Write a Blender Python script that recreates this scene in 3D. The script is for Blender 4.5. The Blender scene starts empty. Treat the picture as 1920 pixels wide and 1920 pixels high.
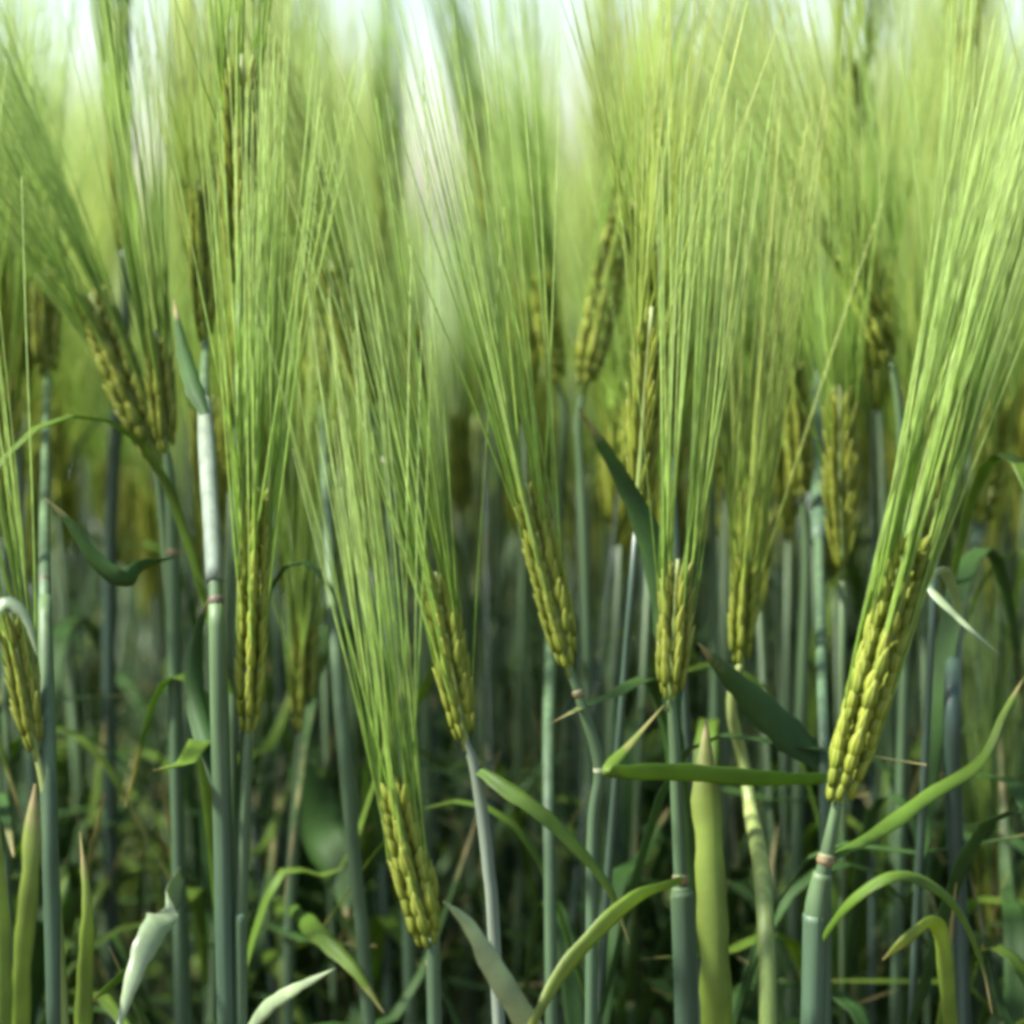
import bpy, math, random
import numpy as np
from mathutils import Matrix, Vector, Quaternion

# ------------------------------------------------------------------ camera, sky, sun, exposure
scene = bpy.context.scene
COL = scene.collection
CAM_Z = 1.0
FPX = 1920 / 0.36                       # 100 mm lens: 0.36 m of crop across the frame at one metre
PITCH = math.atan2(520, FPX)
cam_data = bpy.data.cameras.new('camera')
cam_data.lens = 100.0
cam_data.sensor_width = 36.0
cam_data.clip_start = 0.02
cam_data.clip_end = 3000.0
cam_data.dof.use_dof = True
cam_data.dof.focus_distance = 1.0
cam_data.dof.aperture_fstop = 7.1
cam = bpy.data.objects.new('camera', cam_data)
COL.objects.link(cam)
cam.location = (0, 0, CAM_Z)
cam.rotation_euler = (math.pi / 2 - PITCH, 0, 0)
scene.camera = cam

SUN_DIR = Vector((-0.62, -0.15, 0.76)).normalized()      # towards the sun: high, from the left
world = bpy.data.worlds.new('World')
scene.world = world
world.use_nodes = True
wn, wl = world.node_tree.nodes, world.node_tree.links
wn.clear()
sky = wn.new('ShaderNodeTexSky')
sky.sky_type = 'NISHITA'
sky.sun_disc = False
sky.sun_elevation = math.asin(SUN_DIR.z)
sky.sun_rotation = math.atan2(SUN_DIR.x, SUN_DIR.y)
sky.air_density = 1.0
sky.dust_density = 1.6
sky.ozone_density = 1.0
bg = wn.new('ShaderNodeBackground')
bg.inputs['Strength'].default_value = 0.105
wo = wn.new('ShaderNodeOutputWorld')
wl.new(sky.outputs[0], bg.inputs[0])
wl.new(bg.outputs[0], wo.inputs[0])

sun_data = bpy.data.lights.new('sun', 'SUN')
sun_data.energy = 5.0
sun_data.angle = math.radians(6.0)
sun_data.color = (1.0, 0.965, 0.91)
sun = bpy.data.objects.new('sun', sun_data)
COL.objects.link(sun)
sun.rotation_euler = SUN_DIR.to_track_quat('Z', 'Y').to_euler()

vs = scene.view_settings
vs.view_transform = 'Standard'
vs.look = 'None'
vs.exposure = 1.55
vs.gamma = 1.0
vs.use_curve_mapping = False
scene.render.engine = 'CYCLES'
scene.cycles.use_denoising = True
scene.cycles.max_bounces = 6
scene.cycles.diffuse_bounces = 4
scene.cycles.transmission_bounces = 4
scene.cycles.pixel_filter_type = 'BLACKMAN_HARRIS'
scene.cycles.filter_width = 4.0         # the photograph is soft: a wide pixel filter

rng = random.Random(11)
nrg = np.random.default_rng(5)


# ------------------------------------------------------------------ pixels <-> places
def P(px, py, Y):
    """the point on the plane y = Y seen at photograph pixel (px, py)"""
    a, b = (px - 960) / FPX, -(py - 960) / FPX
    d = Vector((a, math.cos(PITCH) + b * math.sin(PITCH), -math.sin(PITCH) + b * math.cos(PITCH)))
    return Vector((0, 0, CAM_Z)) + d * (Y / d.y)


def pix(v):
    r = v - Vector((0, 0, CAM_Z))
    f = r.y * math.cos(PITCH) - r.z * math.sin(PITCH)
    u = r.y * math.sin(PITCH) + r.z * math.cos(PITCH)
    return 960 + r.x / f * FPX, 960 - u / f * FPX


def psize(px, Y):
    return px / FPX * Y


# ------------------------------------------------------------------ materials
def ramp_between(nt, fac, c0, c1):
    m = nt.nodes.new('ShaderNodeMix')
    m.data_type = 'RGBA'
    m.inputs[6].default_value = (*c0, 1)
    m.inputs[7].default_value = (*c1, 1)
    nt.links.new(fac, m.inputs[0])
    return m.outputs[2]


def plant_material(name, base, alt, tip, transl=0.35, rough=0.5, spec=0.35, stripes=0.0, stripe_freq=40.0,
                   noise_scale=60.0, bump=0.0, blotch=None, sheen=0.0, streak=1.0, dry=None, tcol_gain=(1.25, 1.2, 0.6)):
    m = bpy.data.materials.new(name)
    m.use_nodes = True
    nt = m.node_tree
    nt.nodes.clear()
    N, L = nt.nodes.new, nt.links.new
    oi = N('ShaderNodeObjectInfo')
    ge = N('ShaderNodeNewGeometry')
    add = N('ShaderNodeMath'); add.operation = 'ADD'
    L(oi.outputs['Random'], add.inputs[0]); L(ge.outputs['Random Per Island'], add.inputs[1])
    fr = N('ShaderNodeMath'); fr.operation = 'FRACT'
    L(add.outputs[0], fr.inputs[0])
    col = ramp_between(nt, fr.outputs[0], base, alt)
    at = N('ShaderNodeAttribute'); at.attribute_name = 't'
    pw = N('ShaderNodeMath'); pw.operation = 'POWER'; pw.inputs[1].default_value = 1.1
    L(at.outputs['Fac'], pw.inputs[0])
    mx = N('ShaderNodeMix'); mx.data_type = 'RGBA'
    L(pw.outputs[0], mx.inputs[0]); L(col, mx.inputs[6]); mx.inputs[7].default_value = (*tip, 1)
    col = mx.outputs[2]
    # uneven growth colour
    tc = N('ShaderNodeTexCoord')
    no = N('ShaderNodeTexNoise'); no.inputs['Scale'].default_value = noise_scale; no.inputs['Detail'].default_value = 4
    vm = N('ShaderNodeVectorMath'); vm.operation = 'MULTIPLY'; vm.inputs[1].default_value = (1, 1, streak)
    L(tc.outputs['Object'], vm.inputs[0]); L(vm.outputs[0], no.inputs['Vector'])
    hv = N('ShaderNodeHueSaturation')
    mr = N('ShaderNodeMapRange')
    mr.inputs['From Min'].default_value = 0.3; mr.inputs['From Max'].default_value = 0.7
    mr.inputs['To Min'].default_value = 0.72; mr.inputs['To Max'].default_value = 1.25
    L(no.outputs['Fac'], mr.inputs['Value']); L(mr.outputs[0], hv.inputs['Value'])
    L(col, hv.inputs['Color'])
    col = hv.outputs[0]
    st_out = None
    if stripes > 0:
        au = N('ShaderNodeAttribute'); au.attribute_name = 'u'
        mu = N('ShaderNodeMath'); mu.operation = 'MULTIPLY'; mu.inputs[1].default_value = stripe_freq
        L(au.outputs['Fac'], mu.inputs[0])
        sn = N('ShaderNodeMath'); sn.operation = 'SINE'
        L(mu.outputs[0], sn.inputs[0])
        m2 = N('ShaderNodeMapRange')
        m2.inputs['From Min'].default_value = -1; m2.inputs['From Max'].default_value = 1
        m2.inputs['To Min'].default_value = 1 - stripes; m2.inputs['To Max'].default_value = 1 + stripes
        L(sn.outputs[0], m2.inputs['Value'])
        h2 = N('ShaderNodeHueSaturation')
        L(m2.outputs[0], h2.inputs['Value']); L(col, h2.inputs['Color'])
        col = h2.outputs[0]
        st_out = sn.outputs[0]
    if blotch:
        n2 = N('ShaderNodeTexNoise'); n2.inputs['Scale'].default_value = 210; n2.inputs['Detail'].default_value = 3
        L(tc.outputs['Object'], n2.inputs['Vector'])
        m3 = N('ShaderNodeMapRange')
        m3.inputs['From Min'].default_value = 0.55; m3.inputs['From Max'].default_value = 0.72
        m3.inputs['To Max'].default_value = 0.45
        L(n2.outputs['Fac'], m3.inputs['Value'])
        mb = N('ShaderNodeMix'); mb.data_type = 'RGBA'
        L(m3.outputs[0], mb.inputs[0]); L(col, mb.inputs[6]); mb.inputs[7].default_value = (*blotch, 1)
        col = mb.outputs[2]
    if dry:
        n4 = N('ShaderNodeTexNoise'); n4.inputs['Scale'].default_value = 90; n4.inputs['Detail'].default_value = 3
        L(tc.outputs['Object'], n4.inputs['Vector'])
        sm = N('ShaderNodeMath'); sm.operation = 'MULTIPLY_ADD'; sm.inputs[1].default_value = 0.5
        L(n4.outputs['Fac'], sm.inputs[0]); L(at.outputs['Fac'], sm.inputs[2])
        m5 = N('ShaderNodeMapRange')
        m5.inputs['From Min'].default_value = 1.08; m5.inputs['From Max'].default_value = 1.22
        m5.inputs['To Max'].default_value = 0.85
        L(sm.outputs[0], m5.inputs['Value'])
        md = N('ShaderNodeMix'); md.data_type = 'RGBA'
        L(m5.outputs[0], md.inputs[0]); L(col, md.inputs[6]); md.inputs[7].default_value = (*dry, 1)
        col = md.outputs[2]
    pr = N('ShaderNodeBsdfPrincipled')
    pr.inputs['Roughness'].default_value = rough
    pr.inputs['Specular IOR Level'].default_value = spec
    pr.inputs['Sheen Weight'].default_value = sheen
    L(col, pr.inputs['Base Color'])
    if bump > 0 and st_out:
        bm = N('ShaderNodeBump'); bm.inputs['Strength'].default_value = bump; bm.inputs['Distance'].default_value = 0.0004
        L(st_out, bm.inputs['Height']); L(bm.outputs[0], pr.inputs['Normal'])
    tr = N('ShaderNodeBsdfTranslucent')
    tg = N('ShaderNodeMix'); tg.data_type = 'RGBA'; tg.blend_type = 'MULTIPLY'
    tg.inputs[0].default_value = 1.0
    L(col, tg.inputs[6]); tg.inputs[7].default_value = (*tcol_gain, 1)
    L(tg.outputs[2], tr.inputs['Color'])
    ms = N('ShaderNodeMixShader'); ms.inputs[0].default_value = transl
    L(pr.outputs[0], ms.inputs[1]); L(tr.outputs[0], ms.inputs[2])
    out = N('ShaderNodeOutputMaterial')
    L(ms.outputs[0], out.inputs[0])
    return m


M = {}
M['awn'] = plant_material('awn_green', (0.25, 0.42, 0.065), (0.36, 0.51, 0.10), (0.53, 0.66, 0.30), transl=0.5, rough=0.45, spec=0.4, noise_scale=25)
M['awn_warm'] = plant_material('awn_yellowish', (0.31, 0.44, 0.065), (0.41, 0.52, 0.10), (0.58, 0.63, 0.29), transl=0.5, rough=0.45, spec=0.4, noise_scale=25)
M['grain'] = plant_material('grain_green_gold', (0.11, 0.175, 0.014), (0.235, 0.285, 0.028), (0.35, 0.40, 0.075), transl=0.28, rough=0.65, spec=0.15, stripes=0.28, stripe_freq=25, noise_scale=120, bump=0.3, blotch=(0.30, 0.22, 0.03))
M['grain_olive'] = plant_material('grain_olive', (0.08, 0.13, 0.010), (0.18, 0.21, 0.017), (0.29, 0.32, 0.05), transl=0.2, rough=0.45, spec=0.4, stripes=0.10, stripe_freq=25, noise_scale=120, bump=0.3)
M['stem'] = plant_material('stem_glaucous', (0.048, 0.095, 0.058), (0.07, 0.125, 0.066), (0.085, 0.14, 0.056), transl=0.08, rough=0.5, spec=0.4, stripes=0.03, stripe_freq=75, noise_scale=220, streak=0.06, bump=0.15)
M['stem_pale'] = plant_material('stem_waxy_pale', (0.16, 0.21, 0.16), (0.20, 0.25, 0.19), (0.20, 0.25, 0.17), transl=0.10, rough=0.6, spec=0.3, stripes=0.03, stripe_freq=75, noise_scale=220, streak=0.06, bump=0.15)
M['stem_dark'] = plant_material('stem_bluish_dark', (0.030, 0.062, 0.048), (0.04, 0.075, 0.052), (0.045, 0.08, 0.05), transl=0.05, rough=0.36, spec=0.55, stripes=0.03, stripe_freq=75, noise_scale=220, streak=0.06, bump=0.15)
M['stem_yellow'] = plant_material('stem_yellow_green', (0.19, 0.28, 0.07), (0.24, 0.32, 0.085), (0.28, 0.34, 0.11), transl=0.18, rough=0.42, spec=0.4, stripes=0.03, stripe_freq=75, noise_scale=220, streak=0.06, bump=0.15)
M['leaf'] = plant_material('leaf_green', (0.075, 0.155, 0.018), (0.115, 0.21, 0.024), (0.14, 0.22, 0.03), transl=0.38, rough=0.45, spec=0.3, stripes=0.12, stripe_freq=120, noise_scale=40, dry=(0.40, 0.33, 0.15), bump=0.3, tcol_gain=(1.5, 1.55, 0.5))
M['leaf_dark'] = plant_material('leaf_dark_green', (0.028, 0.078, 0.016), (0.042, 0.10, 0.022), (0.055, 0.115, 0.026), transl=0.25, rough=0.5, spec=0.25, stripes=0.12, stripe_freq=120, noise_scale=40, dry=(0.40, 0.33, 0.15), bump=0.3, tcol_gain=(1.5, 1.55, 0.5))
M['leaf_pale'] = plant_material('leaf_glint_pale', (0.25, 0.35, 0.18), (0.32, 0.41, 0.24), (0.33, 0.42, 0.23), transl=0.25, rough=0.36, spec=0.55, stripes=0.05, stripe_freq=110, noise_scale=60, bump=0.15)  # pale tone paints the glance of sun and sky on the blade
M['leaf_yellow'] = plant_material('leaf_yellow_green', (0.17, 0.29, 0.035), (0.23, 0.34, 0.05), (0.28, 0.35, 0.06), transl=0.4, rough=0.42, spec=0.4, stripes=0.10, stripe_freq=120, noise_scale=40, dry=(0.42, 0.34, 0.16), bump=0.3)
M['leaf_straw'] = plant_material('leaf_straw', (0.30, 0.23, 0.10), (0.40, 0.32, 0.16), (0.42, 0.34, 0.18), transl=0.25, rough=0.6, spec=0.2, stripes=0.12, stripe_freq=120, noise_scale=60, bump=0.3)
M['node_pink'] = plant_material('node_pinkish', (0.20, 0.12, 0.06), (0.30, 0.20, 0.11), (0.16, 0.17, 0.08), transl=0.1, rough=0.5, noise_scale=300)
M['node_dark'] = plant_material('node_dark', (0.05, 0.045, 0.03), (0.07, 0.06, 0.04), (0.10, 0.08, 0.05), transl=0.0, rough=0.5, noise_scale=300)
M['node_pale'] = plant_material('node_pale', (0.40, 0.42, 0.26), (0.46, 0.47, 0.30), (0.46, 0.47, 0.30), transl=0.15, rough=0.5, noise_scale=300)


def ground_material():
    m = bpy.data.materials.new('soil_and_meadow')
    m.use_nodes = True
    nt = m.node_tree
    pr = nt.nodes['Principled BSDF']
    N, L = nt.nodes.new, nt.links.new
    tc = N('ShaderNodeTexCoord')
    sep = N('ShaderNodeSeparateXYZ'); L(tc.outputs['Object'], sep.inputs[0])
    mr = N('ShaderNodeMapRange'); mr.inputs['From Min'].default_value = 9; mr.inputs['From Max'].default_value = 14
    L(sep.outputs['Y'], mr.inputs['Value'])
    n1 = N('ShaderNodeTexNoise'); n1.inputs['Scale'].default_value = 14; n1.inputs['Detail'].default_value = 10
    L(tc.outputs['Object'], n1.inputs['Vector'])
    soil = ramp_between(nt, n1.outputs['Fac'], (0.035, 0.024, 0.014), (0.13, 0.095, 0.06))
    n2 = N('ShaderNodeTexNoise'); n2.inputs['Scale'].default_value = 0.8; n2.inputs['Detail'].default_value = 8
    L(tc.outputs['Object'], n2.inputs['Vector'])
    grass = ramp_between(nt, n2.outputs['Fac'], (0.06, 0.12, 0.03), (0.17, 0.20, 0.07))
    mx = N('ShaderNodeMix'); mx.data_type = 'RGBA'
    L(mr.outputs[0], mx.inputs[0]); L(soil, mx.inputs[6]); L(grass, mx.inputs[7])
    L(mx.outputs[2], pr.inputs['Base Color'])
    pr.inputs['Roughness'].default_value = 0.95
    bm = N('ShaderNodeBump'); bm.inputs['Strength'].default_value = 0.8; bm.inputs['Distance'].default_value = 0.02
    L(n1.outputs['Fac'], bm.inputs['Height']); L(bm.outputs[0], pr.inputs['Normal'])
    return m


# ------------------------------------------------------------------ mesh helpers
class MB:
    """collects pieces of geometry with the attributes t (along) and u (across)"""
    def __init__(self):
        self.v, self.f, self.t, self.u, self.n = [], [], [], [], 0

    def add(self, v, f, t, u, mat=None):
        v = np.asarray(v, float)
        if mat is not None:
            A = np.array(mat)
            v = v @ A[:3, :3].T + A[:3, 3]
        self.v.append(v)
        n = self.n
        self.f.extend([tuple(i + n for i in q) for q in f])
        self.t.append(np.asarray(t, float)); self.u.append(np.asarray(u, float))
        self.n += len(v)
        return self

    def mesh(self, name, material, smooth=True):
        me = bpy.data.meshes.new(name)
        v = np.concatenate(self.v)
        me.from_pydata(v.tolist(), [], self.f)
        for nm, data in (('t', self.t), ('u', self.u)):
            a = me.attributes.new(nm, 'FLOAT', 'POINT')
            a.data.foreach_set('value', np.concatenate(data).astype(np.float32))
        if smooth:
            me.polygons.foreach_set('use_smooth', np.ones(len(me.polygons), bool))
        me.materials.append(material)
        me.update()
        return me


def link(name, data, parent=None, matrix=None):
    o = bpy.data.objects.new(name, data)
    COL.objects.link(o)
    if parent is not None:
        o.parent = parent
    if matrix is not None:
        o.matrix_basis = matrix
    return o


def catmull(pts, n):
    pts = [np.array(p, float) for p in pts]
    if len(pts) == 2:
        return np.array([pts[0] + (pts[1] - pts[0]) * i / (n - 1) for i in range(n)])
    q = [2 * pts[0] - pts[1]] + pts + [2 * pts[-1] - pts[-2]]
    seg = len(pts) - 1
    out = []
    for i in range(n):
        s = i / (n - 1) * seg
        k = min(int(s), seg - 1)
        x = s - k
        p0, p1, p2, p3 = q[k], q[k + 1], q[k + 2], q[k + 3]
        out.append(0.5 * (2 * p1 + (p2 - p0) * x + (2 * p0 - 5 * p1 + 4 * p2 - p3) * x * x + (3 * p1 - p0 - 3 * p2 + p3) * x ** 3))
    return np.array(out)


def tangents(path):
    t = np.gradient(path, axis=0)
    return t / np.maximum(np.linalg.norm(t, axis=1, keepdims=True), 1e-9)


def tube(path, radii, sides=8, cap=True):
    path = np.asarray(path, float)
    T = tangents(path)
    ref = np.array([0.0, 1.0, 0.0]) if abs(T[0][1]) < 0.9 else np.array([1.0, 0, 0])
    v, t, u, f = [], [], [], []
    n = len(path)
    for i in range(n):
        a = np.cross(ref, T[i]); a /= np.linalg.norm(a)
        b = np.cross(T[i], a); ref = b
        for k in range(sides):
            an = 2 * math.pi * k / sides
            v.append(path[i] + radii[i] * (math.cos(an) * a + math.sin(an) * b))
            t.append(i / (n - 1)); u.append(abs(2 * k / sides - 1))
    for i in range(n - 1):
        for k in range(sides):
            k2 = (k + 1) % sides
            f.append((i * sides + k, i * sides + k2, (i + 1) * sides + k2, (i + 1) * sides + k))
    if cap:
        f.append(tuple(range(sides - 1, -1, -1)))
        f.append(tuple((n - 1) * sides + k for k in range(sides)))
    return np.array(v), f, t, u


def ribbon(path, widths, wdir, fold=0.22, thick=0.00025):
    """a leaf blade with a crease along the midrib and a little thickness; wdir: unit width vectors"""
    path = np.asarray(path, float)
    T = tangents(path)
    n = len(path)
    cs = [-1, -0.5, 0, 0.5, 1]
    v, t, u, f = [], [], [], []
    m = len(cs)
    for side in (1, -1):
        for i in range(n):
            w = wdir[i] - T[i] * np.dot(wdir[i], T[i])
            w /= max(np.linalg.norm(w), 1e-9)
            nn = np.cross(w, T[i])
            for c in cs:
                v.append(path[i] + w * c * widths[i] / 2 + nn * (abs(c) ** 1.3 * fold * widths[i] / 2 + side * thick * (1 - 0.8 * abs(c))))
                t.append(i / (n - 1)); u.append((c + 1) / 2)
    off = n * m
    for i in range(n - 1):
        for k in range(m - 1):
            q = (i * m + k, i * m + k + 1, (i + 1) * m + k + 1, (i + 1) * m + k)
            f.append(q)
            f.append(tuple(off + x for x in reversed(q)))
    for i in range(n - 1):
        for k in (0, m - 1):
            q = (i * m + k, (i + 1) * m + k, off + (i + 1) * m + k, off + i * m + k)
            f.append(q if k == 0 else tuple(reversed(q)))
    return np.array(v), f, t, u


# shared pieces: a barley grain (husk) and a bristle, along +Z from the origin, unit length
def grain_piece(sides=7, rings=6, bend=0.06, fat=1.0):
    v, t, u, f = [], [], [], []
    prof = [(0.0, 0.35), (0.16, 0.80), (0.38, 1.0), (0.60, 0.86), (0.82, 0.46), (1.0, 0.12)] if rings > 4 else [(0.0, 0.4), (0.35, 1.0), (0.7, 0.75), (1.0, 0.12)]
    for i, (z, r) in enumerate(prof):
        for k in range(sides):
            a = 2 * math.pi * k / sides
            x = math.cos(a) * r * 0.185 * fat
            y = math.sin(a) * r * 0.150 * fat
            if math.sin(a) > 0.2:
                y *= 1.12
            v.append((x, y + bend * math.sin(math.pi * z), z))
            t.append(z); u.append(abs(2 * k / sides - 1))
    for i in range(len(prof) - 1):
        for k in range(sides):
            k2 = (k + 1) % sides
            f.append((i * sides + k, i * sides + k2, (i + 1) * sides + k2, (i + 1) * sides + k))
    f.append(tuple(range(sides - 1, -1, -1)))
    f.append(tuple((len(prof) - 1) * sides + k for k in range(sides)))
    return np.array(v), f, t, u


def awn_piece(segs=9, bow=0.03, wob=0.004, seed=0, sides=3, r0=0.0034, r1=0.0010):
    r = random.Random(seed)
    ph = r.uniform(0, 6.28)
    path = []
    for i in range(segs + 1):
        s = i / segs
        path.append((bow * s * s * (1.6 - 0.6 * s) * 1.0 + wob * math.sin(ph + 5 * s) * s, wob * math.cos(ph + 4 * s) * s, s))
    rad = [r0 + (r1 - r0) * (i / segs) ** 0.8 for i in range(segs + 1)]
    return tube(path, rad, sides, cap=False)


GRAIN = [grain_piece(fat=1.0), grain_piece(fat=1.08, bend=0.09), grain_piece(fat=0.93, bend=0.04)]
AWN = [awn_piece(bow=b, seed=i, wob=0.003) for i, b in enumerate((0.02, 0.04, 0.06, 0.0, 0.08, -0.03))]
AWN_LO = [awn_piece(segs=4, bow=b, seed=i, wob=0.006, r0=0.0038, r1=0.0012) for i, b in enumerate((0.02, 0.06, 0.09, 0.0, -0.03))]
GRAIN_LO = [grain_piece(sides=5)]
GRAIN_FAR = [grain_piece(sides=4, rings=4)]

GRAIN_ME = {k: [MB().add(*g).mesh('grain', M[k]) for g in GRAIN] for k in ('grain', 'grain_olive')}
AWN_ME = {k: [MB().add(*a).mesh('awn', M[k]) for a in AWN] for k in ('awn', 'awn_warm')}


def frame(direction, inward, loc, scale):
    z = Vector(direction).normalized()
    x = Vector(inward) - z * z.dot(Vector(inward))
    if x.length < 1e-6:
        x = z.orthogonal()
    x.normalize()
    y = z.cross(x)
    m = Matrix((x, y, z)).transposed().to_4x4()
    m = m @ Matrix.Diagonal((*scale, 1)) if not isinstance(scale, (int, float)) else m @ Matrix.Scale(scale, 4)
    m.translation = Vector(loc)
    return m


def ear_layout(L, width, seed, nodes=None, bend=0.0, awn_len=0.15, awn_lean=(0.0, 0.0), spread=1.0, awn_frac=0.95):
    """transforms (in the ear's own space, +Z from its foot to its top) of every grain and every bristle"""
    r = random.Random(seed)
    nodes = nodes or max(14, int(L / 0.0029))
    grains, awns = [], []
    gl = max(L / nodes * 3.7, 0.0085)
    hw = width / 2
    for k in range(nodes):
        s = k / (nodes - 1)
        z = s * (L - gl * 0.9)
        size = (0.80 + 0.5 * math.sin(math.pi * min(1, 0.22 + 0.66 * s))) * 0.83
        size *= min(1.0, 0.74 + 2.4 * s)
        bx = bend * (s * s) * L
        side = 1 if k % 2 else -1
        for j in (-1, 0, 1):
            a = (0 if side > 0 else math.pi) + j * 1.02 + r.gauss(0, 0.05)
            out = Vector((math.cos(a), math.sin(a), 0))
            tilt = (0.20 if j == 0 else 0.17) * spread ** 0.3 + r.gauss(0, 0.035)
            d = (Vector((2 * bend * s, 0, 1)).normalized() + out * tilt).normalized()
            rad = hw * 0.50 * size
            loc = Vector((bx, 0, z)) + out * rad + Vector((0, 0, r.gauss(0, 0.0005) + (0.0009 if j else 0)))
            sc = gl * size * r.uniform(0.82, 1.12)
            wsc = hw * 1.2 * size * r.uniform(0.80, 1.14)
            tangent = Vector((0, 0, 1)).cross(out)
            grains.append((frame(d, tangent, loc, (wsc, wsc, sc)), r.randrange(3)))
            n_awn = 1 if r.random() < awn_frac * (0.10 + 0.95 * s ** 1.7) else 0
            if s > 0.6:
                n_awn += r.choice((0, 1, 1, 2))
            for _ in range(n_awn):
                lean = Vector((awn_lean[0], awn_lean[1], 0))
                ad = (Vector((2 * bend * s, 0, 1)) + out * r.uniform(0.0, 0.15) * spread + lean * r.uniform(0.7, 1.3)
                      + Vector((r.gauss(0, 0.03), r.gauss(0, 0.03), 0)) * spread * (1 if r.random() > 0.07 else 3.5))
                al = awn_len * (r.uniform(0.78, 1.15) if r.random() > 0.06 else r.uniform(0.3, 0.6)) * (1.0 - 0.12 * s)
                awns.append((frame(ad, -out, loc + d * sc * 0.93, al), r.randrange(6)))
    return grains, awns


def rachis_piece(L, bend):
    path = [(bend * s * s * L, 0, s * L * 0.97 - 0.004 * (1 - s)) for s in np.linspace(0, 1, 8)]
    return tube(path, [0.0016 - 0.0008 * s for s in np.linspace(0, 1, 8)], 6)


# ------------------------------------------------------------------ ground
gm = ground_material()
b = MB()
R = 1500.0
b.add([(-R, -R, 0), (R, -R, 0), (R, R, 0), (-R, R, 0)], [(0, 1, 2, 3)], [0] * 4, [0] * 4)
g = link('ground', b.mesh('ground', gm, False))
g['kind'] = 'structure'

# ------------------------------------------------------------------ barley plants built one by one
GROUP_FRONT = 'barley plants at the front edge of the crop'
UP = np.array([0.0, 0.0, 1.0])


def at(spec, dY):
    px, py = spec[0], spec[1]
    return P(px, py, spec[2] if len(spec) > 2 else dY)


def blade(root, spec, dY):
    """spec: pts [(px, py[, Y])...] from its foot to its tip, w (px), face (deg from facing the lens, start/end), mat, shape"""
    pts = [np.array(at(p, dY)) for p in spec['pts']]
    n = spec.get('n', 26)
    path = catmull(pts, n)
    w = psize(spec['w'], dY)
    f0, f1 = spec.get('face', (25, 25))
    T = tangents(path)
    wd, ws = [], []
    for i in range(n):
        s = i / (n - 1)
        t = T[i]
        side = np.cross(t, np.array([0, 1.0, 0]))
        side = side / max(np.linalg.norm(side), 1e-6)
        dep = np.cross(t, side)
        a = math.radians(f0 + (f1 - f0) * s)
        wd.append(math.cos(a) * side + math.sin(a) * dep)
        if spec.get('shape') == 'even':
            k = min(1, 0.75 + s) * min(1, (1 - s) * 5 + 0.12)
        else:
            k = min(1.0, 0.55 + 1.8 * s) * (1 - max(0, (s - 0.35) / 0.65) ** 1.5) + 0.03
        ws.append(w * k * (1 + 0.06 * math.sin(i * 1.7 + w * 9000) + 0.05 * math.sin(i * 0.9 + 2)))
    lo = np.array(root.location)
    v, f, t, u = ribbon(path - lo, ws, wd, fold=spec.get('fold', 0.25))
    return link('leaf_blade', MB().add(v, f, t, u).mesh('leaf_blade', M[spec.get('mat', 'leaf')]), root)


HERO = []


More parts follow.
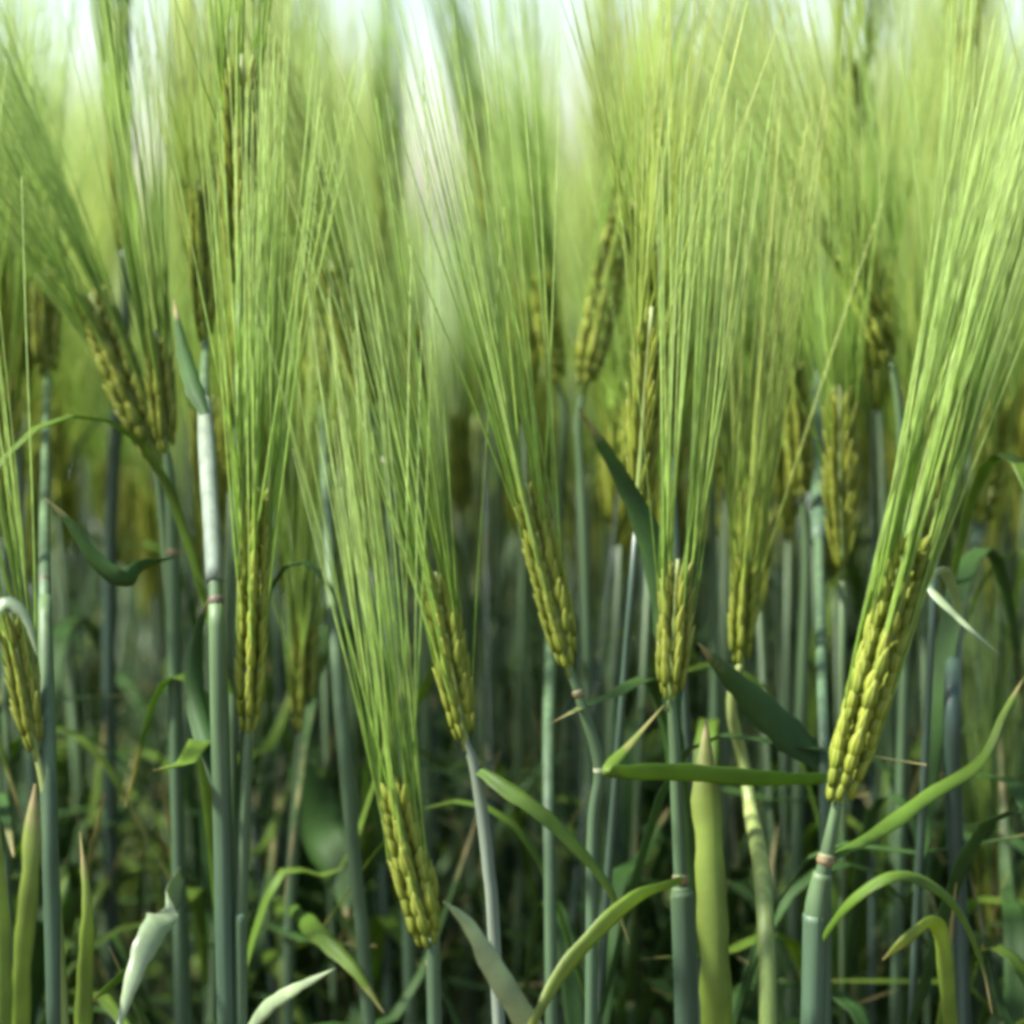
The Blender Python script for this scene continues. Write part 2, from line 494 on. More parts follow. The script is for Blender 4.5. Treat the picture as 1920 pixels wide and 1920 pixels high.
def plant(label, Y, ear=None, stem=None, leaves=(), sheaths=(), nodes=(), stem_w=22, stem_mat='stem', detail=True,
          group=GROUP_FRONT, grain='grain', awn='awn', seed=1, ear_w=85, awn_px=760, awn_lean=0.0, spread=1.0, roll=0.4,
          bend=0.0, foot=None, name='barley_plant'):
    """ear: ((foot px, py), (top px, py)[, Y foot, Y top]); stem: way points (px, py[, Y]) below the ear's foot"""
    pts = []
    if ear:
        yb, yt = (ear[2], ear[3]) if len(ear) > 2 else (Y, Y)
        e0, e1 = P(*ear[0], yb), P(*ear[1], yt)
        pts.append(np.array(e0))
    for s in stem:
        pts.append(np.array(at(s, Y)))
    last, prev = pts[-1], pts[-2]
    slope = (last[0] - prev[0]) / max(0.02, prev[2] - last[2])
    slope = max(-0.12, min(0.12, slope))
    gx = last[0] + slope * last[2] * 0.6
    gy = last[1] + rng.uniform(-0.02, 0.03)
    foot_pt = np.array([gx, gy, 0.0])
    pts.append(last * 0.5 + foot_pt * 0.5 + np.array([slope * last[2] * 0.06, 0, 0]))
    pts.append(foot_pt)
    root = link(name, None)
    root.location = foot_pt
    root['label'] = label
    root['category'] = 'barley plant'
    root['group'] = group
    path = catmull(pts, 60)
    lo = foot_pt
    sr = psize(stem_w, Y) / 2
    n = len(path)
    top_r = sr * (0.62 if ear else 0.9)
    rad = [top_r + (sr - top_r) * min(1, i / n * 3.2) for i in range(n)]
    link('stem', MB().add(*tube((path - lo)[::-1], rad[::-1], 10)).mesh('stem', M[stem_mat]), root)
    zs = path[:, 2]

    def on_path(py):
        # the point of the stem seen at photograph row py
        best = min(range(n), key=lambda i: abs(pix(Vector(path[i]))[1] - py))
        return best
    for (y0, y1, w, mt) in sheaths:
        i0, i1 = on_path(y0), on_path(y1)
        i1 = max(i1, i0 + 3)
        seg = catmull(path[i0:i1 + 1], 18)
        rr = max(psize(w, Y) / 2, sr * 1.22)
        rads = [rr * (0.80 + 0.2 * min(1, k / 5)) for k in range(18)]
        link('leaf_sheath', MB().add(*tube((seg - lo)[::-1], rads[::-1], 12)).mesh('leaf_sheath', M[mt]), root)
    for (py, w, mt) in nodes:
        i = on_path(py)
        d = path[max(0, i - 1)] - path[min(n - 1, i + 1)]
        d /= np.linalg.norm(d)
        rr = psize(w, Y) / 2
        c = path[i] - lo
        rr = rr * 0.92
        hh = rr * 0.7
        prof = [(-.8, .70), (-.45, .84), (-.1, .92), (.2, .86), (.45, .90), (.8, 0.72)]
        link('stem_node', MB().add(*tube([c + d * hh * z for z, _ in prof], [rr * q for _, q in prof], 10)).mesh('stem_node', M[mt]), root)
    for sp in leaves:
        blade(root, sp, Y)
    if ear:
        axis = e1 - e0
        for s_ in np.linspace(0, 1, 7):
            HERO.append((*pix(e0 + axis * float(s_)), yb))
        L = axis.length
        wm = psize(ear_w, (yb + yt) / 2)
        x0 = Vector((1, 0, 0))
        q = frame(axis, x0, (0, 0, 0), 1.0).to_3x3()
        m = (q @ Matrix.Rotation(roll, 3, 'Z')).to_4x4()
        m.translation = e0 - Vector(lo)
        le = Matrix.Rotation(-roll, 3, 'Z') @ Vector((math.tan(math.radians(awn_lean)), 0, 0))
        spread *= 1.45
        grains, awns = ear_layout(L, wm, seed, bend=bend, awn_len=psize(awn_px, Y) * 1.2, awn_lean=(le.x, le.y), spread=spread)
        eo = link('ear', MB().add(*rachis_piece(L, bend)).mesh('rachis', M['stem_yellow']), root, m)
        if detail:
            for mt, k in grains:
                link('grain', GRAIN_ME[grain][k], eo, mt)
            for mt, k in awns:
                link('awn', AWN_ME[awn][k], eo, mt)
        else:
            gb, ab = MB(), MB()
            for mt, k in grains:
                gb.add(*GRAIN_LO[0], mat=mt)
            for mt, k in awns:
                ab.add(*AWN[k], mat=mt)
            link('grains', gb.mesh('grains', M[grain]), eo)['kind'] = 'stuff'
            link('awns', ab.mesh('awns', M[awn]), eo)['kind'] = 'stuff'
    return root


# --- the sharp ears
plant('big barley ear leaning right at the right side, green gold with pale left edge', 0.97,
      ear=((1570, 1505), (1722, 985)), stem=[(1551, 1600), (1530, 1720), (1524, 1930)], stem_w=32, seed=3, ear_w=128,
      awn_px=900, awn_lean=-2, spread=0.5, roll=0.5, sheaths=[(1640, 1990, 48, 'stem')], nodes=[(1612, 44, 'node_pink')],
      leaves=[dict(pts=[(1548, 1612), (1640, 1562, .98), (1740, 1490, 1.0), (1835, 1428, 1.02), (1882, 1335, 1.03), (1925, 1262, 1.04)], w=36, face=(-62, -50), mat='leaf'),
              dict(pts=[(1532, 1770), (1600, 1684, 0.95), (1690, 1640, .95), (1785, 1690, .97), (1840, 1800, .98), (1860, 1900, .98)], w=27, face=(-70, -30), mat='leaf')])
plant('plump yellow-green barley ear lowest in the middle, above the forked pale leaf', 0.96,
      ear=((805, 1775), (735, 1462)), stem=[(812, 1830), (815, 1930)], stem_w=28, seed=7, ear_w=112, awn_px=860, awn_lean=5, spread=0.5, roll=1.4, nodes=[(1805, 30, 'node_pink')])
plant('slim braided golden barley ear standing upright beside the pale grey sheath', 1.0,
      ear=((466, 1372), (484, 900)), stem=[(462, 1450), (452, 1700), (452, 1930)], stem_w=26, seed=12, ear_w=88, awn_px=800, awn_lean=-1, spread=0.7, roll=1.55,
      leaves=[dict(pts=[(455, 1945), (500, 1888, .98), (560, 1850, .96), (630, 1815, .95)], w=30, face=(-45, -40), mat='leaf_pale')])
plant('green gold barley ear leaning left, right of the lowest ear', 1.0,
      ear=((872, 1388), (815, 1062)), stem=[(892, 1450), (915, 1620), (936, 1930)], stem_w=24, stem_mat='stem_pale', seed=17, ear_w=84, awn_px=820, awn_lean=-3, spread=0.8, roll=0.2,
      leaves=[dict(pts=[(893, 1440), (945, 1474, .99), (1040, 1545, .98), (1140, 1660, .98), (1180, 1770, .98)], w=34, face=(-40, -40), mat='leaf')])
plant('yellow barley ear leaning left at the centre above a kinked bluish stalk', 1.0,
      ear=((1066, 1248), (984, 895)), stem=[(1092, 1325), (1124, 1440), (1112, 1560), (1108, 1930)], stem_w=24, seed=21, ear_w=88, awn_px=840, awn_lean=3, spread=0.8, roll=1.2,
      nodes=[(1300, 28, 'node_pink'), (1442, 30, 'node_pale')],
      leaves=[dict(pts=[(1030, 2060), (1000, 1945, .96), (930, 1822, .94), (880, 1735, .93), (832, 1690, .92)], w=46, face=(0, 40), mat='leaf_pale')])
plant('olive barley ear pointing straight up, dark leaf blade hanging behind it', 1.0,
      ear=((1258, 1312), (1272, 1040)), stem=[(1265, 1400), (1276, 1640), (1288, 1930)], stem_w=26, stem_mat='stem', seed=25, ear_w=90, awn_px=780, awn_lean=1, spread=0.7, roll=0.9, grain='grain_olive',
      sheaths=[(1665, 1990, 46, 'stem')], nodes=[(1652, 40, 'node_pink')],
      leaves=[dict(pts=[(1262, 1335, 1.02), (1258, 1180, 1.04), (1222, 1010, 1.05), (1150, 865, 1.05), (1082, 762, 1.04)], w=62, face=(15, 40), mat='leaf_dark'),
              dict(pts=[(1278, 1652, .98), (1180, 1695, .96), (1070, 1805, .95), (1010, 1900, .94), (970, 1990, .94)], w=37, face=(-35, -15), mat='leaf_yellow')])
plant('small yellow barley ear right of the upright olive ear, slightly soft', 1.09,
      ear=((1388, 1245), (1402, 1030)), stem=[(1372, 1330), (1405, 1500), (1440, 1930, 1.0)], stem_w=24, stem_mat='stem_yellow', seed=29, ear_w=72, awn_px=740, spread=0.8, roll=0.3, awn='awn_warm', awn_lean=1,
      sheaths=[(1500, 1990, 32, 'stem_yellow')],
      leaves=[dict(pts=[(1352, 2060, .98), (1348, 1850, .97), (1338, 1600, .98), (1325, 1350, 1.0)], w=58, face=(10, 35), mat='leaf_yellow', shape='even', fold=0.5)])
# --- plants known by their stalk or blades
plant('tall barley stalk behind the big right ear, its own ear near the top edge', 1.38,
      ear=((1562, 400), (1600, 90)), stem=[(1545, 490), (1535, 800, 1.27), (1538, 1150, 1.12), (1545, 1430, 1.03), (1548, 1930, 1.03)], stem_w=17, stem_mat='stem', detail=False, seed=33, ear_w=78, awn_px=600, awn='awn_warm',
      sheaths=[(640, 1000, 26, 'stem')],
      leaves=[dict(pts=[(1545, 1432, 1.03), (1470, 1365, 1.03), (1390, 1290, 1.02), (1308, 1205, 1.0)], w=52, face=(35, 20), mat='leaf_dark'),
              dict(pts=[(1548, 1462, 1.0), (1420, 1462, .98), (1290, 1452, .97), (1165, 1450, .96), (1140, 1440, .96), (1180, 1395, .97), (1245, 1322, .98)], w=30, face=(-20, -50), mat='leaf', n=36)])
plant('bluish barley stalk with a dark joint at the left edge, olive blurred ear on top', 1.04,
      ear=((88, 705), (86, 500), 1.22, 1.23), stem=[(84, 900, 1.12), (84, 1110, 1.03), (92, 1500, 1.0), (104, 1930, 1.0)], stem_w=24, seed=37, detail=False, grain='grain_olive', ear_w=72, awn_px=640,
      sheaths=[(1118, 1990, 32, 'stem')], nodes=[(1105, 30, 'node_dark')])
plant('upright barley stalk with a pale grey sheath and dark joint, left of the braided ear', 1.02,
      ear=((385, 640), (372, 330), 1.12, 1.13), stem=[(384, 770, 1.06), (404, 1115, 1.0), (416, 1500, 1.0), (425, 1930, 1.0)], stem_w=26, seed=41, ear_w=60, awn_px=600, detail=False, awn='awn_warm',
      sheaths=[(760, 1100, 34, 'stem_pale'), (1130, 1990, 36, 'stem')], nodes=[(1118, 38, 'node_dark')],
      leaves=[dict(pts=[(410, 1480, 1.02), (372, 1330, 1.05), (368, 1210, 1.06), (396, 1110, 1.06)], w=40, face=(20, 45), mat='leaf_dark'),
              dict(pts=[(384, 775, 1.04), (362, 720, 1.05), (340, 640, 1.07), (326, 560, 1.09)], w=34, face=(25, 25), mat='leaf_dark')])
plant('olive barley ear leaning left at upper left with frayed golden foot, soft', 1.14,
      ear=((290, 852), (165, 540)), stem=[(304, 960), (322, 1180), (330, 1500), (352, 1930)], stem_w=22, seed=45, ear_w=100, awn_px=760, awn_lean=-4, grain='grain_olive', roll=0.3, spread=0.9)
plant('second olive barley ear upright just right of the left-leaning frayed ear', 1.11,
      ear=((312, 850), (292, 610)), stem=[(318, 900), (324, 1050), (330, 1400), (340, 1930)], stem_w=26, stem_mat='stem', seed=49, detail=False, ear_w=72, awn_px=700, awn_lean=-2, grain='grain_olive', spread=0.45,
      nodes=[(1045, 34, 'node_pink')],
      leaves=[dict(pts=[(322, 1046, 1.08), (268, 1066, 1.03), (228, 1086, 1.02), (180, 1050, 1.02), (130, 980, 1.02), (82, 930, 1.02)], w=34, face=(-45, 30), mat='leaf_dark'),
              dict(pts=[(338, 1640, 1.08), (300, 1725, 1.0), (258, 1810, .98), (215, 1950, .97)], w=48, face=(-25, 0), mat='leaf_pale'),
              dict(pts=[(336, 1690, 1.05), (280, 1790, 1.0), (220, 1840, .98), (150, 1895, .96)], w=34, face=(-50, -40), mat='leaf')])
plant('tall dark olive barley ear rising to the top edge at the upper left, blurred', 1.3,
      ear=((234, 470), (214, 10)), stem=[(236, 600), (212, 900), (205, 1300), (214, 1930)], stem_w=28, stem_mat='stem_dark', seed=53, ear_w=64, awn_px=600, awn_lean=-1, grain='grain_olive', spread=0.4, detail=False)
plant('soft yellow-green barley ear in the upper left middle, leaning left', 1.16,
      ear=((694, 770), (618, 480)), stem=[(728, 860), (740, 1100), (760, 1500), (770, 1930)], stem_w=26, seed=57, ear_w=96, awn_px=640, awn_lean=-4, spread=0.55, roll=0.9, awn='awn_warm', nodes=[(868, 30, 'node_pale')])
plant('short blurred olive barley ear just right of the braided ear', 1.18,
      ear=((566, 1372), (575, 1150)), stem=[(560, 1430), (545, 1700), (540, 1930)], stem_w=22, seed=61, ear_w=72, awn_px=620, detail=False, grain='grain_olive', nodes=[(1700, 26, 'node_pink')],
      leaves=[dict(pts=[(560, 1440, 1.2), (600, 1560, 1.2), (640, 1650, 1.18), (650, 1720, 1.17)], w=90, face=(10, 10), mat='leaf_dark'),
              dict(pts=[(543, 1700, 1.12), (590, 1745, 1.08), (660, 1812, 1.06), (720, 1900, 1.05)], w=34, face=(-45, -35), mat='leaf')])
plant('thin-awned barley ear on a long pale stalk between braided ear and lowest ear', 1.08,
      ear=((604, 760), (560, 470), 1.2, 1.22), stem=[(615, 1000, 1.12), (640, 1350), (668, 1650), (692, 1930)], stem_w=27, seed=65, ear_w=70, awn_px=640, awn_lean=-3, detail=False, spread=0.6)
plant('olive barley ear leaning right with rusty foot, above the hanging dark leaf', 1.22,
      ear=((1096, 724), (1172, 372)), stem=[(1085, 800), (1096, 1000), (1105, 1400), (1120, 1930)], stem_w=18, seed=69, detail=False, spread=0.5, ear_w=92, awn_px=560, awn_lean=0, grain='grain_olive', roll=0.5)
plant('soft yellow-green barley ear upright left of the rusty-footed ear', 1.26,
      ear=((1046, 720), (1012, 500)), stem=[(1058, 800), (1040, 1100), (1028, 1400, 1.1), (1034, 1930, 1.06)], stem_w=20, seed=73, ear_w=70, awn_px=620, detail=False, spread=0.45)
plant('soft golden barley ear right of the upright olive ear, half-way up', 1.24,
      ear=((1328, 852), (1318, 640)), stem=[(1335, 950), (1340, 1400), (1310, 1930)], stem_w=20, seed=77, ear_w=66, awn_px=620, detail=False, awn='awn_warm')
plant('dark olive barley ear left of the big right ear, half-way up', 1.2,
      ear=((1506, 935), (1486, 660)), stem=[(1512, 1050), (1500, 1400), (1480, 1930)], stem_w=22, seed=81, ear_w=74, awn_px=620, awn_lean=-1, detail=False, grain='grain_olive')
plant('barley ear at upper right leaning left with awns crossing those of its neighbour', 1.18,
      ear=((1672, 680), (1585, 470)), stem=[(1690, 800), (1700, 1100), (1690, 1500), (1680, 1930)], stem_w=22, seed=85, ear_w=72, awn_px=660, awn_lean=6, detail=False, spread=1.4, awn='awn_warm')
plant('frayed golden barley ear at the right edge on a dark bluish stalk', 1.08,
      ear=((1838, 985), (1878, 740), 1.26, 1.27), stem=[(1800, 1150, 1.15), (1786, 1300), (1790, 1550), (1806, 1930)], stem_w=34, stem_mat='stem_dark', seed=89, ear_w=92, awn_px=680, awn_lean=-9, spread=1.2,
      leaves=[dict(pts=[(1800, 1150, 1.06), (1772, 1075, 1.02), (1748, 1102, 1.0), (1800, 1160, .99), (1875, 1228, .98)], w=24, face=(-40, -40), mat='leaf_pale'),
              dict(pts=[(1800, 2060, 1.0), (1782, 1900, .98), (1766, 1760, .97), (1744, 1732, .96), (1700, 1765, .95), (1655, 1800, .95)], w=28, face=(20, -45), mat='leaf_yellow', shape='even')])
plant('olive barley ear at the left edge, half-way down, leaning left', 1.0,
      ear=((66, 1405), (18, 1140)), stem=[(84, 1480), (96, 1600), (120, 1930)], stem_w=22, stem_mat='stem_yellow', seed=93, ear_w=70, awn_px=720, awn_lean=-3, grain='grain_olive', spread=0.8,
      leaves=[dict(pts=[(46, 2080, .93), (40, 1850, .92), (58, 1640, .92), (66, 1470, .93)], w=34, face=(10, 30), mat='leaf_yellow', shape='even'),
              dict(pts=[(152, 2080, .95), (160, 1850, .95), (165, 1700, .95), (150, 1560, .96)], w=32, face=(20, 40), mat='leaf_yellow')])
plant('barley stalk with bright yellow leaf blade in the bottom left corner', 0.93,
      ear=((-95, 1040), (-135, 780)), stem=[(-70, 1200), (-20, 1500), (10, 1930)], stem_w=30, stem_mat='stem_yellow', seed=97, ear_w=70, awn_px=700, detail=False,
      leaves=[dict(pts=[(-30, 1180), (8, 1128), (48, 1158), (70, 1230)], w=26, face=(-40, -20), mat='leaf_pale'),
              dict(pts=[(-2, 2080, .9), (8, 1850, .9), (-8, 1600, .9), (-60, 1450, .9)], w=32, face=(20, 30), mat='leaf_yellow')])
plant('olive barley ear low in the bottom right corner, half hidden in shade', 1.25,
      ear=((1862, 1770), (1846, 1560)), stem=[(1866, 1830), (1868, 1930)], stem_w=26, seed=101, ear_w=74, awn_px=560, detail=False, grain='grain_olive', awn_lean=2)
plant('golden tinged barley ear high at the top right corner', 1.5,
      ear=((1800, 330), (1812, 30)), stem=[(1795, 500), (1780, 900), (1750, 1400), (1740, 1930)], stem_w=20, seed=105, ear_w=66, awn_px=500, detail=False, awn='awn_warm', awn_lean=1)

plant('soft barley ear just left of the broad slanting gap of bright sky', 1.5,
      ear=((730, 560), (728, 320)), stem=[(728, 700), (722, 1100), (730, 1930)], stem_w=16, seed=109, ear_w=60, awn_px=480, detail=False, spread=0.35)
plant('soft barley ear right of the slanting sky gap, awns curving over its top', 1.45,
      ear=((918, 440), (888, 220)), stem=[(928, 700), (940, 1100), (948, 1930)], stem_w=16, seed=113, ear_w=60, awn_px=500, detail=False, spread=0.5, awn_lean=-4)
plant('short soft barley ear ending right below the slanting sky gap', 1.4,
      ear=((872, 960), (856, 760)), stem=[(878, 1100), (884, 1400), (890, 1930)], stem_w=18, seed=117, ear_w=60, awn_px=330, detail=False, spread=0.7, grain='grain_olive')
plant('soft short barley ear below the left side of the slanting sky gap', 1.3,
      ear=((786, 800), (772, 600)), stem=[(792, 1000), (800, 1400), (806, 1930)], stem_w=18, seed=137, ear_w=62, awn_px=270, detail=False, spread=0.4)
plant('soft barley ear just right of the narrow upright gap of sky', 1.5,
      ear=((1130, 470), (1134, 230)), stem=[(1132, 700), (1140, 1100), (1146, 1930)], stem_w=16, seed=121, ear_w=58, awn_px=420, detail=False, spread=0.3)
plant('soft barley ear between the top left sky gap and the pale grey sheath', 1.42,
      ear=((352, 520), (350, 270)), stem=[(352, 700), (356, 1100), (362, 1930)], stem_w=16, seed=125, ear_w=58, awn_px=460, detail=False, spread=0.35, awn='awn_warm')
plant('soft barley ear reaching the top between the left and slanting sky gaps', 1.48,
      ear=((560, 440), (548, 190)), stem=[(562, 700), (566, 1100), (572, 1930)], stem_w=16, seed=129, ear_w=58, awn_px=420, detail=False, spread=0.8, awn='awn_warm')
plant('soft barley ear high in the upper right middle, awns meeting the top edge', 1.5,
      ear=((1395, 470), (1400, 220)), stem=[(1394, 700), (1398, 1100), (1404, 1930)], stem_w=16, seed=133, ear_w=58, awn_px=460, detail=False, spread=0.9)

# ------------------------------------------------------------------ the crowd behind: copied plants
FILL_GROUP = 'soft-focus barley plants crowding behind the front ears'
FILL_LABEL = 'barley plant lost in the soft-focus crowd behind the sharp front ears'


def proto_parts(seed, lo=False):
    """meshes of one plant about 0.86 m to the ear's foot, in its own space"""
    r = random.Random(seed)
    H = 0.86
    lean = r.uniform(-0.05, 0.05), r.uniform(-0.04, 0.04)
    top = np.array([lean[0], lean[1], H])
    path = catmull([(0, 0, 0), (lean[0] * .2, lean[1] * .3, H * .4), (lean[0] * .6, lean[1] * .6, H * .75), tuple(top)], 6 if lo else 14)
    n = len(path)
    parts = {}
    parts['stem'] = (tube(path, [0.0026 - 0.0012 * i / (n - 1) for i in range(n)], 4 if lo else 8), r.choice(['stem', 'stem', 'stem_dark']))
    leaves = []
    for k in range(3 if lo else 7):
        z = H * ([.76, .66, .72, .60, .70, .52, .64][k] + r.uniform(-.05, .05))
        i = int(z / H * (n - 1))
        c = path[i]
        an = r.uniform(0, 6.28)
        o = np.array([math.cos(an), math.sin(an), 0])
        Lf = r.uniform(.12, .2)
        up = r.uniform(.8, 1.7)
        o = o * r.uniform(.35, .9)
        pts = [c, c + o * Lf * .25 + UP * Lf * .35 * up, c + o * Lf * .6 + UP * Lf * .38 * up, c + o * Lf * .95 + UP * Lf * (r.uniform(-.1, .9))]
        m = 6 if lo else 12
        pp = catmull(pts, m)
        side = np.cross(o, UP); side /= np.linalg.norm(side)
        ws = [r.uniform(.9, 1.1) * 0.0085 * (min(1, .5 + 2 * s) * (1 - max(0, (s - .3) / .7) ** 1.5) + .03) for s in np.linspace(0, 1, m)]
        leaves.append((ribbon(pp, ws, [side] * m), r.choice(['leaf', 'leaf_dark', 'leaf_dark'])))
    parts['leaves'] = leaves
    L = r.uniform(.06, .08)
    grains, awns = ear_layout(L, r.uniform(.012, .0155), seed, nodes=9 if lo else 16, awn_len=r.uniform(.14, .175), spread=r.uniform(1.0, 1.7),
                              awn_lean=(lean[0] * 1.2, lean[1]), awn_frac=0.95)
    q = frame((lean[0] * 1.6, lean[1], 0.75), (1, 0, 0), top, 1.0)
    gb, ab = MB(), MB()
    for mt, k in grains:
        gb.add(*(GRAIN_FAR[0] if lo else GRAIN_LO[0]), mat=q @ mt)
    for mt, k in awns:
        ab.add(*(AWN_LO[k % 5] if lo else AWN[k]), mat=q @ mt)
    parts['grains'], parts['awns'] = gb, ab
    parts['gm'] = r.choice(['grain', 'grain_olive', 'grain'])
    parts['am'] = r.choice(['awn', 'awn', 'awn_warm'])
    parts['top'] = top
    parts['dir'] = Vector((lean[0] * 1.6, lean[1], 0.75)).normalized()
    parts['rachis'] = MB().add(*rachis_piece(L, 0), mat=q)
    return parts


PROTO = []
for i in range(9):
    p = proto_parts(200 + i)
    d = dict(stem=MB().add(*p['stem'][0]).mesh('stem', M[p['stem'][1]]),
             leaves=[MB().add(*g_).mesh('leaf_blade', M[mt]) for g_, mt in p['leaves']],
             rachis=p['rachis'].mesh('rachis', M['stem_yellow']),
             grains=p['grains'].mesh('grains', M[p['gm']]), awns=p['awns'].mesh('awns', M[p['am']]), top=p['top'], dir=p['dir'])
    PROTO.append(d)

# open lanes of sight through the crop, where the bright sky shows: (x, half-width, lowest row) in photograph pixels
LANES = [(288, 24, -80, 255), (235, 8, 300, 345), (772, 20, -80, 215), (812, 22, 190, 330), (850, 24, 300, 455), (1072, 20, -80, 290), (192, 8, -80, 35)]


def blocks_sky(top, direction, reach):
    for s in np.linspace(0, 1, 11):
        p_ = top + direction * (reach * s)
        x, y = pix(p_)
        hw_ = 10 + 62 * s / max(1, top.y)
        for lx, lw, ly0, ly in LANES:
            if ly0 - 20 < y < ly + 20 and abs(x - lx) < lw + hw_ * 0.75:
                return True
    return False


def hides_ear(foot_, top, direction):
    pts_ = [(foot_ * (1 - s_) + top * s_) for s_ in np.linspace(0.55, 1, 14)] + [top + direction * d_ for d_ in (0.02, 0.04, 0.06, 0.08)]
    for q_ in pts_:
        x, y = pix(q_)
        for hx, hy, hY in HERO:
            if q_.y < hY + 0.03 and abs(x - hx) < 62 and abs(y - hy) < 60:
                return True
    return False


filled = 0
spots = []
tries = 0
while filled < 290 and tries < 9000:
    tries += 1
    u = rng.random()
    Y = 1.07 + 1.5 * u ** 1.65
    half = 0.18 * Y * 1.15
    x = rng.uniform(-half, half)
    if any((x - a) ** 2 + (Y - b_) ** 2 < 0.026 ** 2 for a, b_ in spots):
        continue
    k = rng.randrange(len(PROTO))
    pr = PROTO[k]
    right = 0.02 if x > 0.1 * Y * 0.36 else 0.0
    sc = rng.gauss(0.995, 0.075) + right
    sc = max(0.9, min(1.14, sc))
    rz = rng.uniform(0, 6.283)
    mat = Matrix.Translation((x, Y, 0)) @ Matrix.Rotation(rz, 4, 'Z') @ Matrix.Scale(sc, 4)
    tp = mat @ Vector(pr['top'])
    dr = mat.to_3x3() @ pr['dir']
    dr.normalize()
    if blocks_sky(tp, dr, 0.22 * sc):
        sc = rng.uniform(0.84, 0.95)                  # a late, short tiller
        mat = Matrix.Translation((x, Y, 0)) @ Matrix.Rotation(rz, 4, 'Z') @ Matrix.Scale(sc, 4)
        tp = mat @ Vector(pr['top'])
        if blocks_sky(tp, dr, 0.22 * sc) or rng.random() < 0.4:
            continue
    if pix(tp)[1] < 400 or pix(tp)[1] > (1090 if Y < 1.35 else 1180) or hides_ear(Vector((x, Y, 0)), tp, dr):
        continue
    spots.append((x, Y))
    root = link('barley_plant', None)
    root.matrix_basis = mat
    root['label'] = FILL_LABEL
    root['category'] = 'barley plant'
    root['group'] = FILL_GROUP
    link('stem', pr['stem'], root)
    for lf in pr['leaves']:
        link('leaf_blade', lf, root)
    eo = link('ear', pr['rachis'], root)
    link('grains', pr['grains'], eo)['kind'] = 'stuff'
    link('awns', pr['awns'], eo)['kind'] = 'stuff'
    filled += 1
print('fillers', filled, 'tries', tries)

# ------------------------------------------------------------------ the rest of the field, one mass
LO = [proto_parts(300 + i, lo=True) for i in range(6)]
mass = {}


def put(key, geo, A):
    mass.setdefault(key, MB()).add(geo[0], geo[1], geo[2], geo[3], mat=A)


def flat(mb):
    return np.concatenate(mb.v), mb.f, np.concatenate(mb.t), np.concatenate(mb.u)


for p in LO:
    p['gflat'] = flat(p['grains']); p['aflat'] = flat(p['awns'])
count = 0
for i in range(3400):
    if count >= 900:
        break
    if i % 5 < 2:
        x = rng.choice((-1, 1)) * (0.2 + 1.0 * rng.random() ** 1.5)
        Y = rng.uniform(0.9, 2.8)
        if abs(x) < 0.18 * Y * 1.2 + 0.06:
            continue
    else:
        Y = 2.6 + 6.0 * rng.random() ** 1.3
        x = rng.uniform(-1, 1) * (0.18 * Y * 1.1 + 0.3)
    p = LO[rng.randrange(6)]
    sc = max(0.9, min(1.14, rng.gauss(1.055, 0.045)))
    A = Matrix.Translation((x, Y, 0)) @ Matrix.Rotation(rng.uniform(0, 6.283), 4, 'Z') @ Matrix.Scale(sc, 4)
    tp = A @ Vector(p['top'])
    dr = (A.to_3x3() @ p['dir']).normalized()
    if blocks_sky(tp, dr, 0.21 * sc):
        continue
    put('stem', p['stem'][0], A)
    for g_, mt in p['leaves']:
        put(mt, g_, A)
    put(p['gm'], p['gflat'], A)
    put(p['am'], p['aflat'], A)
    count += 1
more = 0
while more < 320:
    Y = 1.16 + 1.1 * rng.random() ** 1.3
    x = rng.uniform(-1, 1) * 0.18 * Y * 1.15
    p = LO[rng.randrange(6)]
    sc = rng.gauss(0.965, 0.06)
    A = Matrix.Translation((x, Y, 0)) @ Matrix.Rotation(rng.uniform(0, 6.283), 4, 'Z') @ Matrix.Scale(sc, 4)
    tp = A @ Vector(p['top'])
    dr = (A.to_3x3() @ p['dir']).normalized()
    if not 480 < pix(tp)[1] < 1150 or blocks_sky(tp, dr, 0.22 * sc) or hides_ear(Vector((x, Y, 0)), tp, dr):
        continue
    put('stem', p['stem'][0], A)
    for g_, mt in p['leaves']:
        put(mt, g_, A)
    put(p['gm'], p['gflat'], A)
    put(p['am'], p['aflat'], A)
    more += 1
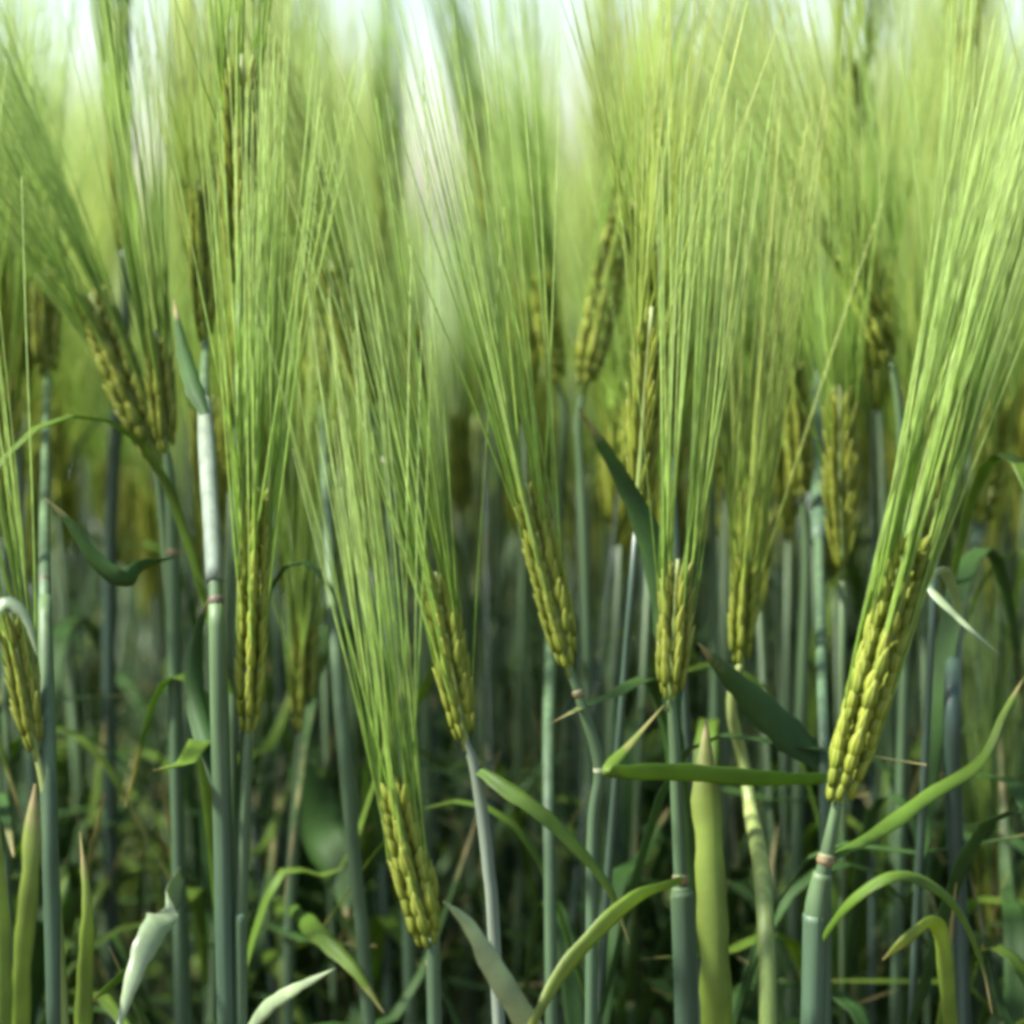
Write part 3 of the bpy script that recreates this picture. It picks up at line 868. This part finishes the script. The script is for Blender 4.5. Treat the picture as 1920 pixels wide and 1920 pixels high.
for i in range(2600):                                  # low leaves and late tillers that close the floor of the crop
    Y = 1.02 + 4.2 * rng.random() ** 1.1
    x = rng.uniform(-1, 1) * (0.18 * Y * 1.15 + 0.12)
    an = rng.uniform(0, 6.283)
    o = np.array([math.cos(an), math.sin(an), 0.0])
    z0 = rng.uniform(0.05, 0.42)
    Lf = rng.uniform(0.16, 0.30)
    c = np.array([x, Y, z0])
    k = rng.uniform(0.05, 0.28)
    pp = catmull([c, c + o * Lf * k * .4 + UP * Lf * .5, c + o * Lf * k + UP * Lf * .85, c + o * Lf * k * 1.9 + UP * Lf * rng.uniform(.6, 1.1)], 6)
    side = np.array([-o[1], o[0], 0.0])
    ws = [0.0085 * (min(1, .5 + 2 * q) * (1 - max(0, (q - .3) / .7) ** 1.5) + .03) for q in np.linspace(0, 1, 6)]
    mass.setdefault(rng.choice(['leaf_dark'] if i % 90 else ['leaf_straw']), MB()).add(*ribbon(pp, ws, [side] * 6))  # dark leaf colour deepens the canopy shade down here
for i in range(330):                                   # bare lower stalks between the plants
    Y = 1.22 + 1.8 * rng.random()
    x = rng.uniform(-1, 1) * 0.18 * Y * 1.15
    h = rng.uniform(0.88, 0.97)
    lx, ly = rng.gauss(0, 0.03), rng.gauss(0, 0.02)
    r_ = rng.uniform(0.0015, 0.0026)
    put(rng.choice(['stem', 'stem', 'stem_dark']), tube([(0, 0, 0), (lx * .3, ly * .3, h * .5), (lx, ly, h)], [r_, r_ * .85, r_ * .12], 5), Matrix.Translation((x, Y, 0)))
mroot = link('barley_crop', None)
mroot['kind'] = 'stuff'
mroot['label'] = 'blurred mass of green barley filling the field behind'
mroot['category'] = 'barley crop'
NAMES = {'stem': 'stems', 'stem_dark': 'stems', 'leaf_straw': 'leaves', 'leaf': 'leaves', 'leaf_dark': 'leaves', 'grain': 'grains', 'grain_olive': 'grains', 'awn': 'awns', 'awn_warm': 'awns'}
for key, mb in mass.items():
    link(NAMES[key], mb.mesh(NAMES[key], M[key]), mroot)['kind'] = 'stuff'
print('mass plants', count)
